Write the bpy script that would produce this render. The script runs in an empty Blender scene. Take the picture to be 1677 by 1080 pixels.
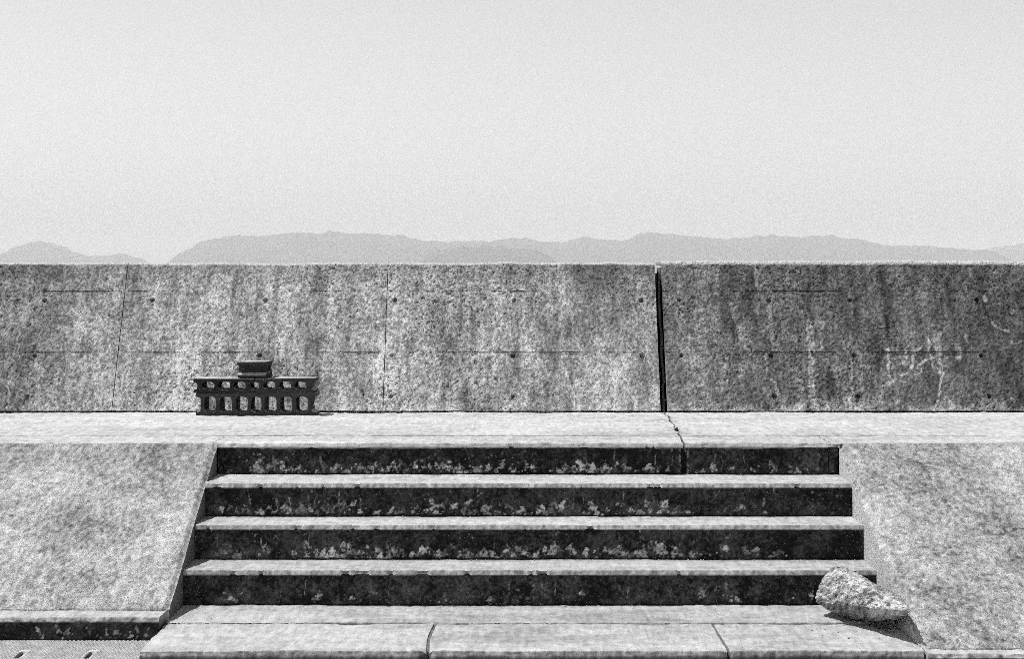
import bpy, bmesh, math, random
import numpy as np
from mathutils import Vector, noise as mnoise

random.seed(7)
RNG = np.random.default_rng(11)
S = bpy.context.scene
C = S.collection

# ------------------------------------------------------------------ camera
HC = 1.732                      # eye height above the ground (m)
F = 2840.0                      # focal length in pixels of the 1677 px wide photograph
cam_d = bpy.data.cameras.new('camera')
cam = bpy.data.objects.new('camera', cam_d)
C.objects.link(cam)
cam.location = (0, 0, HC)
cam.rotation_euler = (math.pi / 2, 0, 0)
cam_d.sensor_width = 36
cam_d.lens = 36 * F / 1677
cam_d.shift_y = -105 / 1677
cam_d.clip_start = 0.1
cam_d.clip_end = 60000
S.camera = cam

# ------------------------------------------------------------------ sky, sun, exposure
SUN = Vector((-0.45, 0.08, 1.0)).normalized()
world = bpy.data.worlds.new("World")
S.world = world
world.use_nodes = True
wn = world.node_tree
wn.nodes.clear()
sky = wn.nodes.new('ShaderNodeTexSky')
sky.sky_type = 'NISHITA'
sky.sun_disc = False
sky.sun_elevation = math.asin(SUN.z)
sky.sun_rotation = math.atan2(SUN.x, SUN.y)
sky.air_density = 1.8
sky.dust_density = 0.6
bw = wn.nodes.new('ShaderNodeRGBToBW')
bg = wn.nodes.new('ShaderNodeBackground')
wo = wn.nodes.new('ShaderNodeOutputWorld')
bg.inputs['Strength'].default_value = 0.115
wn.links.new(sky.outputs[0], bw.inputs[0])
wn.links.new(bw.outputs[0], bg.inputs['Color'])
wn.links.new(bg.outputs[0], wo.inputs[0])

sun_d = bpy.data.lights.new('sun', 'SUN')
sun_d.energy = 5.0
sun_d.angle = math.radians(0.5)
sun_d.color = (1, 1, 1)
sun = bpy.data.objects.new('sun', sun_d)
C.objects.link(sun)
sun.rotation_euler = SUN.to_track_quat('Z', 'Y').to_euler()
sun.location = (-8, 4, 20)

S.view_settings.view_transform = 'Standard'
S.view_settings.look = 'None'
S.view_settings.exposure = 0.18
S.view_settings.gamma = 1
S.view_settings.use_curve_mapping = False
S.render.engine = 'CYCLES'
S.cycles.use_denoising = False
S.cycles.volume_bounces = 3
S.cycles.max_bounces = 6
S.cycles.filter_width = 0.75
S.cycles.use_adaptive_sampling = True
S.cycles.adaptive_threshold = 1.0
S.cycles.adaptive_min_samples = 5
S.cycles.sampling_pattern = 'TABULATED_SOBOL'

# ------------------------------------------------------------------ numpy noise
def _hash(ix, iy, seed):
    h = (ix.astype(np.int64) * 374761393 + iy.astype(np.int64) * 668265263 + seed * 1442695041) & 0xffffffff
    h = ((h ^ (h >> 13)) * 1274126177) & 0xffffffff
    h = ((h ^ (h >> 16)) * 2246822519) & 0xffffffff
    return ((h ^ (h >> 15)) & 0xffff) / 65535.0

def vnoise(x, y, seed=0):
    ix, iy = np.floor(x), np.floor(y)
    fx, fy = x - ix, y - iy
    fx, fy = fx * fx * (3 - 2 * fx), fy * fy * (3 - 2 * fy)
    a, b = _hash(ix, iy, seed), _hash(ix + 1, iy, seed)
    c, d = _hash(ix, iy + 1, seed), _hash(ix + 1, iy + 1, seed)
    return (a * (1 - fx) + b * fx) * (1 - fy) + (c * (1 - fx) + d * fx) * fy

def fbm(x, y, seed=0, octaves=5, gain=0.55):
    """about zero mean, unit deviation"""
    v, amp, g2 = 0.0, 1.0, 0.0
    for k in range(octaves):
        v = v + amp * (vnoise(x + 13.7 * k, y - 7.3 * k, seed + 17 * k) - 0.5)
        g2 += amp * amp
        amp *= gain
        ca, sa = 0.8 * 2.05, 0.6 * 2.05
        if k < 1:
            x, y = x * 2.05, y * 2.05        # keep stretched noise stretched
        else:
            x, y = x * 2.05, y * 2.05
    return v / (0.19 * math.sqrt(g2))

def smooth(a, b, x):
    t = np.clip((x - a) / (b - a), 0, 1)
    return t * t * (3 - 2 * t)

def seg_dist(px, py, pts):
    d = np.full(px.shape, 1e9)
    for (x0, y0), (x1, y1) in zip(pts[:-1], pts[1:]):
        vx, vy = x1 - x0, y1 - y0
        t = np.clip(((px - x0) * vx + (py - y0) * vy) / (vx * vx + vy * vy + 1e-9), 0, 1)
        d = np.minimum(d, np.hypot(px - x0 - t * vx, py - y0 - t * vy))
    return d

# ------------------------------------------------------------------ materials
def mat(name, base=None, rough=0.92, fine=0.5, fine_scale=90, specks=0.0, speck_scale=120, light=0.0,
        bump=0.35, bump_dist=0.004, coarse=0.15, coarse_scale=14, stretch=(1, 1, 1), shift=False):
    """weathered mineral surface: 'tone' (per vertex stain map) or one base value, times grain and dark pores"""
    m = bpy.data.materials.new(name)
    m.use_nodes = True
    nt = m.node_tree
    N, L = nt.nodes.new, nt.links.new
    b = nt.nodes['Principled BSDF']
    b.inputs['Roughness'].default_value = rough
    b.inputs['Specular IOR Level'].default_value = 0.15
    tc = N('ShaderNodeTexCoord')
    mp = N('ShaderNodeMapping')
    mp.inputs['Scale'].default_value = stretch
    L(tc.outputs['Object'], mp.inputs['Vector'])
    vec = mp.outputs[0]
    if shift:
        oi = N('ShaderNodeObjectInfo')
        mul = N('ShaderNodeMath'); mul.operation = 'MULTIPLY'; mul.inputs[1].default_value = 37.0
        L(oi.outputs['Random'], mul.inputs[0])
        add = N('ShaderNodeVectorMath'); add.operation = 'ADD'
        L(vec, add.inputs[0]); L(mul.outputs[0], add.inputs[1])
        vec = add.outputs[0]

    def noise(scale, detail, ro=0.6):
        n = N('ShaderNodeTexNoise')
        n.inputs['Scale'].default_value = scale
        n.inputs['Detail'].default_value = detail
        n.inputs['Roughness'].default_value = ro
        L(vec, n.inputs['Vector'])
        return n.outputs['Fac']

    def rng(sock, a, b_, c, d):
        r = N('ShaderNodeMapRange')
        r.inputs['From Min'].default_value = a
        r.inputs['From Max'].default_value = b_
        r.inputs['To Min'].default_value = c
        r.inputs['To Max'].default_value = d
        L(sock, r.inputs['Value'])
        return r.outputs[0]

    def math_(op, a, b_):
        n = N('ShaderNodeMath'); n.operation = op
        for i, s in enumerate((a, b_)):
            if isinstance(s, (int, float)): n.inputs[i].default_value = s
            else: L(s, n.inputs[i])
        return n.outputs[0]

    if base is None:
        at = N('ShaderNodeAttribute'); at.attribute_name = 'tone'
        val = at.outputs['Fac']
    else:
        vv = N('ShaderNodeValue'); vv.outputs[0].default_value = base
        val = vv.outputs[0]
    nf = noise(fine_scale, 4, 0.75)
    nc = noise(coarse_scale, 5, 0.6)
    val = math_('MULTIPLY', val, rng(nf, 0.3, 0.7, 1 - fine, 1 + fine))
    val = math_('MULTIPLY', val, rng(nc, 0.3, 0.7, 1 - coarse, 1 + coarse))
    h = nf
    if specks:
        sp = noise(speck_scale, 2, 0.5)
        pit = rng(sp, 0.33, 0.41, 1.0, 0.0)
        val = math_('MULTIPLY', val, rng(pit, 0, 1, 1, 1 - specks))
        h = math_('SUBTRACT', h, math_('MULTIPLY', pit, 0.8))
    if light:
        sl = noise(speck_scale * 1.3, 2, 0.5)
        val = math_('ADD', val, rng(sl, 0.62, 0.72, 0.0, light))
    val = math_('MINIMUM', math_('MAXIMUM', val, 0.006), 0.82)
    cmb = N('ShaderNodeCombineColor')
    for i in range(3): L(val, cmb.inputs[i])
    L(cmb.outputs[0], b.inputs['Base Color'])
    bp = N('ShaderNodeBump')
    bp.inputs['Strength'].default_value = bump
    bp.inputs['Distance'].default_value = bump_dist
    L(h, bp.inputs['Height'])
    L(bp.outputs[0], b.inputs['Normal'])
    return m

M_WALL = mat('pitted_wall_concrete', None, fine=0.68, fine_scale=165, specks=0.7, speck_scale=140, bump=0.6, bump_dist=0.0035, coarse=0.08, coarse_scale=18)
M_CORE = mat('wall_core_concrete', 0.08, fine=0.3)
M_SLAB = mat('smooth_slab_concrete', None, fine=0.34, fine_scale=230, specks=0.45, speck_scale=190, bump=0.3, bump_dist=0.002, coarse=0.06, coarse_scale=8)
M_RISER = mat('stained_shaded_riser_concrete', None, fine=0.6, fine_scale=80, specks=0.5, speck_scale=110, light=0.02, bump=0.4, bump_dist=0.004, coarse=0.3, coarse_scale=16)
M_BANK = mat('rough_mortar', None, fine=0.85, fine_scale=215, specks=0.6, speck_scale=175, bump=0.6, bump_dist=0.005, coarse=0.08, coarse_scale=9)
M_COVER = mat('cover_concrete', None, fine=0.2, fine_scale=90, specks=0.2, bump=0.2, coarse=0.1)
M_BLOCK = mat('old_block_concrete', None, fine=0.6, fine_scale=95, specks=0.6, speck_scale=150, light=0.10, bump=0.7, bump_dist=0.004, coarse=0.3, shift=True)
M_BLOCK2 = mat('grey_block_concrete', None, fine=0.4, fine_scale=95, specks=0.4, speck_scale=150, light=0.015, bump=0.5, bump_dist=0.003, coarse=0.25, shift=True)
M_ROCK = mat('broken_rubble', None, fine=0.4, fine_scale=110, specks=0.55, speck_scale=95, bump=0.8, bump_dist=0.006, coarse=0.15)
M_FILL = mat('joint_filler', 0.11, fine=0.4, bump=0.4)
M_GROUND = mat('ground_concrete', 0.27, fine=0.25, coarse=0.15, coarse_scale=1.5)
M_HILL = mat('hill_forest', 0.05, fine=0.4, fine_scale=0.006, coarse=0.3, coarse_scale=0.002, bump=0.0)
M_WEED = mat('weed_leaf', 0.05, fine=0.3)

# ------------------------------------------------------------------ object helpers
def link(o, parent=None, kind=None, label=None, cat=None, group=None):
    C.objects.link(o)
    if parent is not None: o.parent = parent
    if kind: o['kind'] = kind
    if label: o['label'] = label
    if cat: o['category'] = cat
    if group: o['group'] = group
    return o

def thing(name, label=None, cat=None, loc=(0, 0, 0), group=None, kind=None):
    o = bpy.data.objects.new(name, None)
    o.location = loc
    o.empty_display_size = 0.1
    return link(o, None, kind, label, cat, group)

def mesh_from(name, verts, faces_list, m, tone=None, smooth_shade=True, flat_from=None):
    me = bpy.data.meshes.new(name)
    nv = len(verts)
    loops = np.concatenate([np.asarray(f, dtype=np.int32).ravel() for f in faces_list])
    sizes = np.concatenate([np.full(len(f), np.asarray(f).shape[1], dtype=np.int32) for f in faces_list])
    starts = np.concatenate([[0], np.cumsum(sizes)[:-1]]).astype(np.int32)
    me.vertices.add(nv)
    me.vertices.foreach_set('co', np.asarray(verts, dtype=np.float32).ravel())
    me.loops.add(len(loops))
    me.loops.foreach_set('vertex_index', loops)
    me.polygons.add(len(sizes))
    me.polygons.foreach_set('loop_start', starts)
    sm = np.full(len(sizes), smooth_shade, dtype=bool)
    me.polygons.foreach_set('use_smooth', sm)
    me.update(calc_edges=True)
    me.validate()
    if tone is not None:
        a = me.attributes.new('tone', 'FLOAT', 'POINT')
        a.data.foreach_set('value', np.asarray(tone, dtype=np.float32).ravel())
    me.materials.append(m)
    return bpy.data.objects.new(name, me)

def resample(poly, res):
    """poly: [(y, z)...]; res: one step per segment (or one for all); closed loop"""
    out = []
    n = len(poly)
    for i in range(n):
        a, b = np.array(poly[i]), np.array(poly[(i + 1) % n])
        r = res[i] if isinstance(res, (list, tuple)) else res
        k = max(1, int(math.ceil(np.linalg.norm(b - a) / r)))
        for j in range(k):
            out.append(a + (b - a) * j / k)
    return np.array(out)

def xsteps(x0, x1, fine, lo=-3.7, hi=3.7, coarse=0.03):
    a, b = max(x0, lo), min(x1, hi)
    parts = []
    if x0 < a: parts.append(np.linspace(x0, a, int((a - x0) / coarse) + 2)[:-1])
    parts.append(np.linspace(a, b, max(2, int((b - a) / fine) + 1)))
    if x1 > b: parts.append(np.linspace(b, x1, int((x1 - b) / coarse) + 2)[1:])
    return np.concatenate(parts)

def loft(name, poly, res, xs, m, disp=None, tone=None, warp=None, parent=None, drop=False, cap_tone=None):
    """closed (y, z) outline, given clockwise seen from +x (front face first), swept along x; displaced along its normal"""
    p = resample(poly, res)
    nxt, prv = np.roll(p, -1, 0), np.roll(p, 1, 0)
    tg = nxt - prv
    tg /= np.linalg.norm(tg, axis=1)[:, None] + 1e-12
    nrm = np.stack([-tg[:, 1], tg[:, 0]], 1)          # left of travel
    area = 0.5 * np.sum(p[:, 0] * nxt[:, 1] - nxt[:, 0] * p[:, 1])
    if area > 0: nrm = -nrm
    nu, nv = len(xs), len(p)
    X = np.repeat(xs[None, :], nv, 0)
    Y = np.repeat(p[:, 0][:, None], nu, 1)
    Z = np.repeat(p[:, 1][:, None], nu, 1)
    T = tone(X, Y, Z) if tone is not None else None
    if disp is not None:
        D = disp(X, Y, Z)
        Y2 = Y + D * nrm[:, 0][:, None]
        Z2 = Z + D * nrm[:, 1][:, None]
    else:
        Y2, Z2 = Y, Z
    X2 = X + warp(X, Y, Z) if warp is not None else X
    V = np.stack([X2, Y2, Z2], -1).reshape(-1, 3)
    i = np.arange(nv)[:, None]
    j = np.arange(nu - 1)[None, :]
    a = i * nu + j
    b = ((i + 1) % nv) * nu + j
    if area > 0:
        q = np.stack([a, b, b + 1, a + 1], -1).reshape(-1, 4)[:, ::-1]
        q = np.stack([a, a + 1, b + 1, b], -1).reshape(-1, 4)
        q = q[:, ::-1]
    else:
        q = np.stack([a, a + 1, b + 1, b], -1).reshape(-1, 4)
    # end caps on their own vertices
    k0 = len(V)
    cap0 = V.reshape(nv, nu, 3)[:, 0]
    cap1 = V.reshape(nv, nu, 3)[:, -1]
    V = np.concatenate([V, cap0, cap1])
    f0 = (k0 + np.arange(nv))[None, :]
    f1 = (k0 + nv + np.arange(nv))[None, :]
    if drop:                                     # cap cut into upright strips down to the lowest point
        zm = p[:, 1].min()
        d0, d1 = cap0.copy(), cap1.copy()
        d0[:, 2] = zm; d1[:, 2] = zm
        V = np.concatenate([V, d0, d1])
        i0 = np.arange(nv); i1 = (i0 + 1) % nv
        ok = (cap0[i0, 2] > zm + 0.02) & (cap0[i1, 2] > zm + 0.02) & (np.abs(cap0[i0, 1] - cap0[i1, 1]) > 1e-4)
        i0, i1 = i0[ok], i1[ok]
        f0 = np.stack([k0 + i0, k0 + i1, k0 + 2 * nv + i1, k0 + 2 * nv + i0], -1)
        f1 = np.stack([k0 + nv + i0, k0 + 3 * nv + i0, k0 + 3 * nv + i1, k0 + nv + i1], -1)
    if not drop:
        if area > 0: f0 = f0[:, ::-1]
        else: f1 = f1[:, ::-1]
    if T is not None:
        ct = [T[:, 0], T[:, -1]]
        if cap_tone is not None: ct = [np.full(nv, cap_tone), np.full(nv, cap_tone)]
        T = np.concatenate([T.ravel()] + ct + (ct if drop else []))
    root = parent.location if parent is not None else Vector((0, 0, 0))
    V = V - np.array(root)
    o = mesh_from(name, V, [q, f0, f1], m, T)
    return link(o, parent)

# ------------------------------------------------------------------ measured heights and distances
Z_LEDGE, Z_T2, Z_T3, Z_T4, Z_LAND = 0.755, 0.583, 0.408, 0.2315, 0.054
D_R1, D_R2, D_R3, D_R4, D_LF = 9.52, 9.135, 8.835, 8.525, 7.53
XL, XR = -1.618, 1.792
WB, WT_D, WT_Z = 11.47, 0.50, 0.99          # wall base distance, batter, height

# ================================================================== SETTING: ground, sea, hills
def sheet(name, x0, x1, y0, y1, z, m, kind='structure', parent=None):
    V = [(x0, y0, z), (x1, y0, z), (x1, y1, z), (x0, y1, z)]
    o = mesh_from(name, V, [np.array([[0, 1, 2, 3]])], m, None, False)
    return link(o, parent, kind)

sheet('ground', -80, 80, -90, 12.3, -0.16, M_GROUND)
def pavement_block(name, x0, x1, y0, y1):
    bm = bmesh.new()
    r = bmesh.ops.create_cube(bm, size=1)
    for v in bm.verts:
        v.co = Vector((x0 if v.co.x < 0 else x1, y0 if v.co.y < 0 else y1, -0.15 if v.co.z < 0 else 0.0))
    me = bpy.data.meshes.new(name); bm.to_mesh(me); bm.free()
    me.materials.append(M_GROUND)
    return link(bpy.data.objects.new(name, me), None, 'structure')
pavement_block('pavement', -80, 80, -90, 7.33)
pavement_block('pavement', XL + 0.002, 80, 7.332, 7.47)

m_sea = bpy.data.materials.new('sea_water')
m_sea.use_nodes = True
b = m_sea.node_tree.nodes['Principled BSDF']
b.inputs['Base Color'].default_value = (0.03, 0.03, 0.03, 1)
b.inputs['Roughness'].default_value = 0.12
nz = m_sea.node_tree.nodes.new('ShaderNodeTexNoise'); nz.inputs['Scale'].default_value = 0.8; nz.inputs['Detail'].default_value = 4
tc = m_sea.node_tree.nodes.new('ShaderNodeTexCoord')
bp = m_sea.node_tree.nodes.new('ShaderNodeBump'); bp.inputs['Strength'].default_value = 0.4; bp.inputs['Distance'].default_value = 0.15
m_sea.node_tree.links.new(tc.outputs['Object'], nz.inputs['Vector'])
m_sea.node_tree.links.new(nz.outputs['Fac'], bp.inputs['Height'])
m_sea.node_tree.links.new(bp.outputs[0], b.inputs['Normal'])
sheet('sea', -30000, 30000, 12.9, 31000, -2.0, m_sea)

HZ = 435.0
def hill(name, pts, dist, depth, seed):
    """ridge whose crest follows measured heights; falls to the sea in front and behind"""
    pts = np.array(pts, float)
    px = np.linspace(pts[0, 0], pts[-1, 0], 420)
    py = np.interp(px, pts[:, 0], pts[:, 1])
    k = np.hanning(9); k /= k.sum()
    py = np.convolve(np.pad(py, 4, mode='edge'), k, 'valid')
    xs = (px - 838.5) / F * dist
    hs = np.maximum((HZ - py) / F * dist + HC + 2.0, 0.0)
    rough = fbm(xs / 400.0, xs * 0 + seed, seed, 5, 0.6) * 6.0 + fbm(xs / 75.0, xs * 0 + seed, seed + 5, 3, 0.7) * 4.0
    hs = np.maximum(hs + rough * smooth(0, 100, hs), 0.0)
    vs = np.linspace(-1, 1, 41)
    V = np.zeros((41, len(xs), 3))
    for i, v in enumerate(vs):
        w = (1 - abs(v)) ** 0.8 if v < 0 else (1 - v) ** 0.9
        bumpy = 1 + 0.16 * fbm(xs / 750.0, xs * 0 + v * 3, seed + 9, 4) * (1 - w) * (w > 0)
        V[i, :, 0] = xs * (1 + v * depth / dist)
        V[i, :, 1] = dist + v * depth
        V[i, :, 2] = -2.6 + (hs + 0.6) * np.minimum(w * bumpy, 1.0)
    nu = len(xs)
    a = (np.arange(40)[:, None] * nu + np.arange(nu - 1)[None, :])
    q = np.stack([a, a + 1, a + nu + 1, a + nu], -1).reshape(-1, 4)
    return link(mesh_from(name, V.reshape(-1, 3), [q], M_HILL), None, 'structure')

hill('hill', [(-140, 436), (-60, 428), (0, 417), (20, 406), (45, 397), (65, 395), (85, 397), (100, 404), (120, 414), (140, 419), (160, 420),
              (190, 417), (205, 416), (225, 421), (245, 429), (262, 437)], 19000, 1250, 3)
hill('hill', [(255, 440), (275, 429), (300, 411), (320, 400), (345, 392), (370, 388), (395, 386), (420, 388), (450, 386), (490, 382), (520, 384), (545, 378),
              (575, 383), (600, 383), (640, 384), (655, 388), (685, 390), (710, 393), (730, 396), (755, 395), (790, 397), (820, 391),
              (840, 389), (870, 391), (900, 396), (920, 397), (935, 391), (955, 388), (980, 391), (1010, 397), (1025, 394), (1040, 386),
              (1060, 383), (1110, 386), (1135, 388), (1160, 388), (1190, 393), (1215, 390), (1235, 387), (1290, 386), (1320, 388),
              (1400, 389), (1425, 394), (1460, 402), (1490, 402), (1520, 403), (1550, 407), (1570, 408), (1620, 408), (1650, 420), (1672, 431), (1685, 440)], 17500, 1500, 8)
hill('hill', [(1520, 440), (1560, 425), (1600, 412), (1645, 402), (1680, 399), (1740, 396), (1800, 402), (1880, 412), (1960, 438)], 22000, 1250, 14)
hill('island', [(676, 440), (690, 428), (705, 413), (720, 407), (760, 404), (800, 402), (840, 403), (870, 408), (890, 416), (910, 428), (925, 440)], 13000, 620, 21)

# ================================================================== SEA WALL
def tie_list(rows):
    out = []
    for t, pxs in rows:
        D = WB + WT_D * t
        for p in pxs: out.append(((p - 838.5) / F * D, t))
    return out
TIES = tie_list([(0.745, [73, 250, 435, 647, 842, 1050, 1112.6, 1259, 1392, 1599.5]),
                 (0.373, [57, 425, 642, 840, 1052, 1116, 1263, 1399.5, 1607]),
                 (0.106, [45, 640, 840, 1269, 1405, 1620.5])])
TIE_SIZE = [1.0, 1.05, 1.0, 1.05, 0.9, 1.15, 0.9, 1.15, 0.95, 1.1, 0.95, 1.0, 0.75, 1.05, 1.15, 0.9, 1.05, 1.05, 0.9, 0.8, 1.1, 0.8, 1.05, 1.1, 0.9]

def z8(pts): return [(1440 + x / 5.4, 540 + y / 5.4) for x, y in pts]
def z1(pts): return [(x / 2.995, 340 + y / 2.995) for x, y in pts]
def z3(pts): return [(1117 + x / 2.995, 340 + y / 2.995) for x, y in pts]
ROOTS = [   # (polyline on the face, half width, strength)  -  dead creeper marks
    (z8([(370, 160), (310, 200), (290, 320), (270, 355), (130, 460)]), 1.5, 1.0),
    (z8([(130, 460), (60, 510), (15, 570), (10, 650)]), 4.5, 0.7),
    (z8([(560, 215), (490, 240), (440, 260), (390, 285), (340, 330)]), 1.8, 0.9),
    (z8([(390, 340), (360, 375), (310, 395)]), 1.7, 0.8),
    (z8([(435, 60), (450, 200), (470, 290), (490, 370)]), 1.3, 0.9),
    (z8([(510, 40), (515, 200), (520, 370)]), 6.0, 0.6),
    (z8([(555, 300), (575, 390), (550, 450), (540, 540), (515, 620), (495, 715)]), 1.8, 0.95),
    (z8([(540, 640), (590, 600), (640, 690)]), 5.0, 0.5),
    (z8([(70, 170), (85, 300), (90, 400), (130, 460)]), 2.6, 0.7),
    (z8([(1250, 100), (1180, 130), (1150, 80)]), 1.0, 0.3),
    (z8([(1160, 610), (1200, 635)]), 1.0, 0.9), (z8([(1070, 590), (1100, 680)]), 1.2, 0.6),
    (z8([(220, 190), (240, 280), (215, 300)]), 4.0, 0.7), (z8([(690, 150), (720, 220), (690, 250)]), 5.5, 0.55),
    (z3([(245, 480), (290, 600), (300, 700)]), 5.0, 0.5), (z3([(280, 780), (285, 830)]), 6.0, 0.5),
    (z3([(620, 560), (640, 700), (630, 850), (640, 960)]), 5.0, 0.6), (z3([(640, 850), (670, 815)]), 1.5, 0.6),
    (z3([(830, 740), (835, 920)]), 2.5, 0.5), (z3([(500, 620), (560, 650)]), 6.0, 0.4), (z3([(440, 830), (470, 930)]), 1.6, 0.5),
    (z3([(1000, 690), (1015, 780)]), 2.0, 0.6), (z3([(90, 740), (80, 800)]), 1.5, 0.5), (z3([(500, 340), (525, 375)]), 1.4, 0.5),
    (z3([(350, 290), (375, 380)]), 3.0, 0.4), (z3([(170, 290), (170, 430)]), 4.0, 0.35), (z3([(410, 720), (415, 840)]), 2.0, 0.4),
    (z3([(1480, 430), (1490, 450)]), 4.0, 0.6), (z3([(1630, 460), (1635, 500)]), 3.5, 0.6), (z3([(1520, 570), (1560, 600), (1600, 610)]), 2.0, 0.6),
    (z3([(1380, 620), (1390, 650)]), 4.0, 0.5),
    (z1([(90, 600), (92, 740)]), 1.8, 0.6), (z1([(45, 850), (35, 985)]), 1.8, 0.85), (z1([(100, 890), (50, 985)]), 1.8, 0.5),
    (z1([(180, 770), (190, 960)]), 2.5, 0.7), (z1([(290, 795), (230, 940)]), 3.0, 0.7), (z1([(525, 740), (490, 950)]), 3.0, 0.75), (z1([(0, 850), (40, 845), (80, 880)]), 1.8, 0.7), (z1([(330, 830), (345, 950)]), 2.5, 0.5), (z1([(460, 770), (470, 930)]), 2.2, 0.5),
    (z1([(400, 440), (395, 580), (340, 740)]), 6.0, 0.5), (z1([(0, 850), (60, 860)]), 1.2, 0.5), (z1([(720, 310), (690, 380)]), 2.0, 0.4),
    (z1([(545, 330), (540, 380)]), 5.0, 0.45), (z1([(380, 500), (410, 560)]), 1.5, 0.5), (z1([(430, 760), (390, 900)]), 4.0, 0.4),
    ([(952, 585), (963, 600), (968, 612), (985, 640)], 1.6, 0.5), ([(1052, 460), (1047, 470)], 4.0, 0.6), ([(1052, 565), (1052, 575)], 4.0, 0.5),
    ([(720, 615), (712, 640)], 9.0, 0.35), ([(1020, 620), (1024, 670)], 2.0, 0.4)]

def face_t(Y, Z): return (Z - Z_LEDGE) / WT_Z
def to_px(X, Y, Z):
    return 838.5 + X * F / Y, HZ + (HC - Z) * F / Y

def wall_tone(X, Y, Z):
    t = np.clip(face_t(Y, Z), 0, 1)
    D = WB + WT_D * t
    px, py = 838.5 + X * F / D, HZ + (HC - (Z_LEDGE + WT_Z * t)) * F / D
    u, v = X, t * 1.1
    rightseg = smooth(0.99, 1.03, X)
    broad = fbm(u * 0.9, v * 0.7, 3, 3)
    streak = fbm(u * 9.0, v * 1.3, 5, 4, 0.6)
    streak = 0.75 * streak + 0.65 * fbm(u * 26.0, v * 2.6, 7, 4, 0.65)
    blotch = fbm(u * 9.0, v * 6.0, 6, 6, 0.72)
    grit = fbm(u * 80.0, v * 62.0, 8, 2, 0.8)
    pits = smooth(1.45, 1.75, fbm(u * 80, t * 84, 44, 2, 0.5))
    left_t = 0.335 + 0.03 * broad + 0.060 * streak + 0.034 * blotch
    left_t *= 1 - 0.22 * smooth(230, 30, px) * (0.75 + 0.25 * blotch) * smooth(1.0, 0.2, t * 0 + 0.3)
    stain = smooth(-0.5, 0.8, fbm(u * 3.2, v * 2.4, 35, 5, 0.7) + 0.5 * streak)
    left_t *= 1 - 0.36 * smooth(330, 120, px) * stain
    left_t *= 1 - 0.20 * smooth(700, 1050, px) * stain * smooth(620, 520, py)
    left_t *= 1 + 0.10 * smooth(250, 420, px) * smooth(900, 600, px)
    left_t *= 1 - 0.28 * smooth(476, 440, py) * (0.8 + 0.35 * streak)
    left_t *= 1 - 0.22 * smooth(880, 1000, px) * smooth(520, 450, py)
    left_t *= 1 - 0.25 * smooth(0.35, 1.3, fbm(u * 6, v * 2.2, 31, 4)) * smooth(0.2, 0.75, 1 - t)
    right_t = 0.120 + 0.008 * broad + 0.022 * streak + 0.014 * blotch
    right_t += 0.11 * smooth(0.5, 1.7, fbm(u * 12.0, v * 3.5, 12, 6, 0.72)) * smooth(470, 560, py) * smooth(1677, 1330, px)
    right_t += 0.05 * smooth(1240, 1100, px)
    right_t *= 1 - 0.22 * smooth(1500, 1640, px) * smooth(460, 560, py)
    T = left_t * (1 - rightseg) + right_t * rightseg
    # pale splash zone along the foot of the wall, ragged
    foot = smooth(0.085, 0.02, t + 0.02 * fbm(u * 6, v * 0 + 2, 15, 4))
    T = T + foot * (0.16 + 0.05 * blotch) * (1 - 0.45 * (1 - rightseg))
    # creeper marks
    mx = px + 1.2 * fbm(u * 30, v * 30, 21, 2)
    my = py + 1.2 * fbm(u * 30, v * 30, 22, 2)
    brk = np.clip(0.75 + 0.45 * fbm(u * 45, v * 45, 23, 3), 0, 1.3)
    calm = np.zeros(X.shape)
    for pts, w, s in ROOTS:
        w, s = max(w, 1.6), s * 0.85
        P = np.array(pts)
        box = (px > P[:, 0].min() - 22) & (px < P[:, 0].max() + 22) & (py > P[:, 1].min() - 22) & (py < P[:, 1].max() + 22)
        if not box.any(): continue
        d = seg_dist(mx[box], my[box], pts)
        k = smooth(w * 1.35, w * 0.55, d) * s * (brk[box] if w > 2.2 else np.clip(brk[box] + 0.25, 0, 1))
        T[box] = T[box] * (1 - k) + k * np.maximum(T[box], 0.50)
        calm[box] = np.maximum(calm[box], k)
    # each tie hole darker, fading out around its rim
    for (hx, ht), sz in zip(TIES, TIE_SIZE):
        d = np.hypot(X - hx, (t - ht) * 1.1)
        T = T * (1 - 0.28 * smooth(0.024, 0.013, d) * sz)
    # form seams run dark
    for tt in (0.8095, 0.3975):
        T = T * (1 - 0.12 * smooth(0.010, 0.003, np.abs(t - tt)) * smooth(-0.2, 0.9, fbm(u * 1.3, v * 0 + tt * 9, 33, 3)))
    T = T * (1 + 0.26 * np.clip(grit, -2, 2) * (1 - 0.6 * calm)) * (1 - 0.55 * pits * (1 - calm) * smooth(-1.2, 0.8, fbm(u * 2.1, t * 2.4, 46, 3)))
    # pale arris and top
    top = smooth(0.985, 1.0, face_t(Y, Z)) * smooth(WB + WT_D - 0.02, WB + WT_D, Y + 0.0)
    T = T * (1 - top) + top * 0.42
    return np.clip(T, 0.02, 0.7)

def wall_disp(X, Y, Z):
    t = face_t(Y, Z)
    d = 0.0028 * fbm(X * 3.0, t * 3.0, 41, 4) + 0.0007 * fbm(X * 30, t * 30, 42, 4, 0.85)
    pit = fbm(X * 80, t * 84, 44, 2, 0.5)
    d = d - 0.0042 * smooth(1.4, 1.8, pit) * smooth(-1.2, 0.8, fbm(X * 2.1, t * 2.4, 46, 3))
    right = smooth(0.99, 1.03, X)
    d = d + right * 0.0012 * fbm(X * 48, t * 48, 45, 3, 0.8)
    for (hx, ht), sz in zip(TIES, TIE_SIZE):
        r = np.hypot(X - hx, (t - ht) * 1.1)
        d = d - 0.032 * sz * smooth(0.0155 * sz, 0.0105 * sz, r) + 0.002 * smooth(0.03, 0.018, r)
    front = (Y < WB + WT_D * t + 0.02)
    return np.where(front, d, 0.4 * d)

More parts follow.
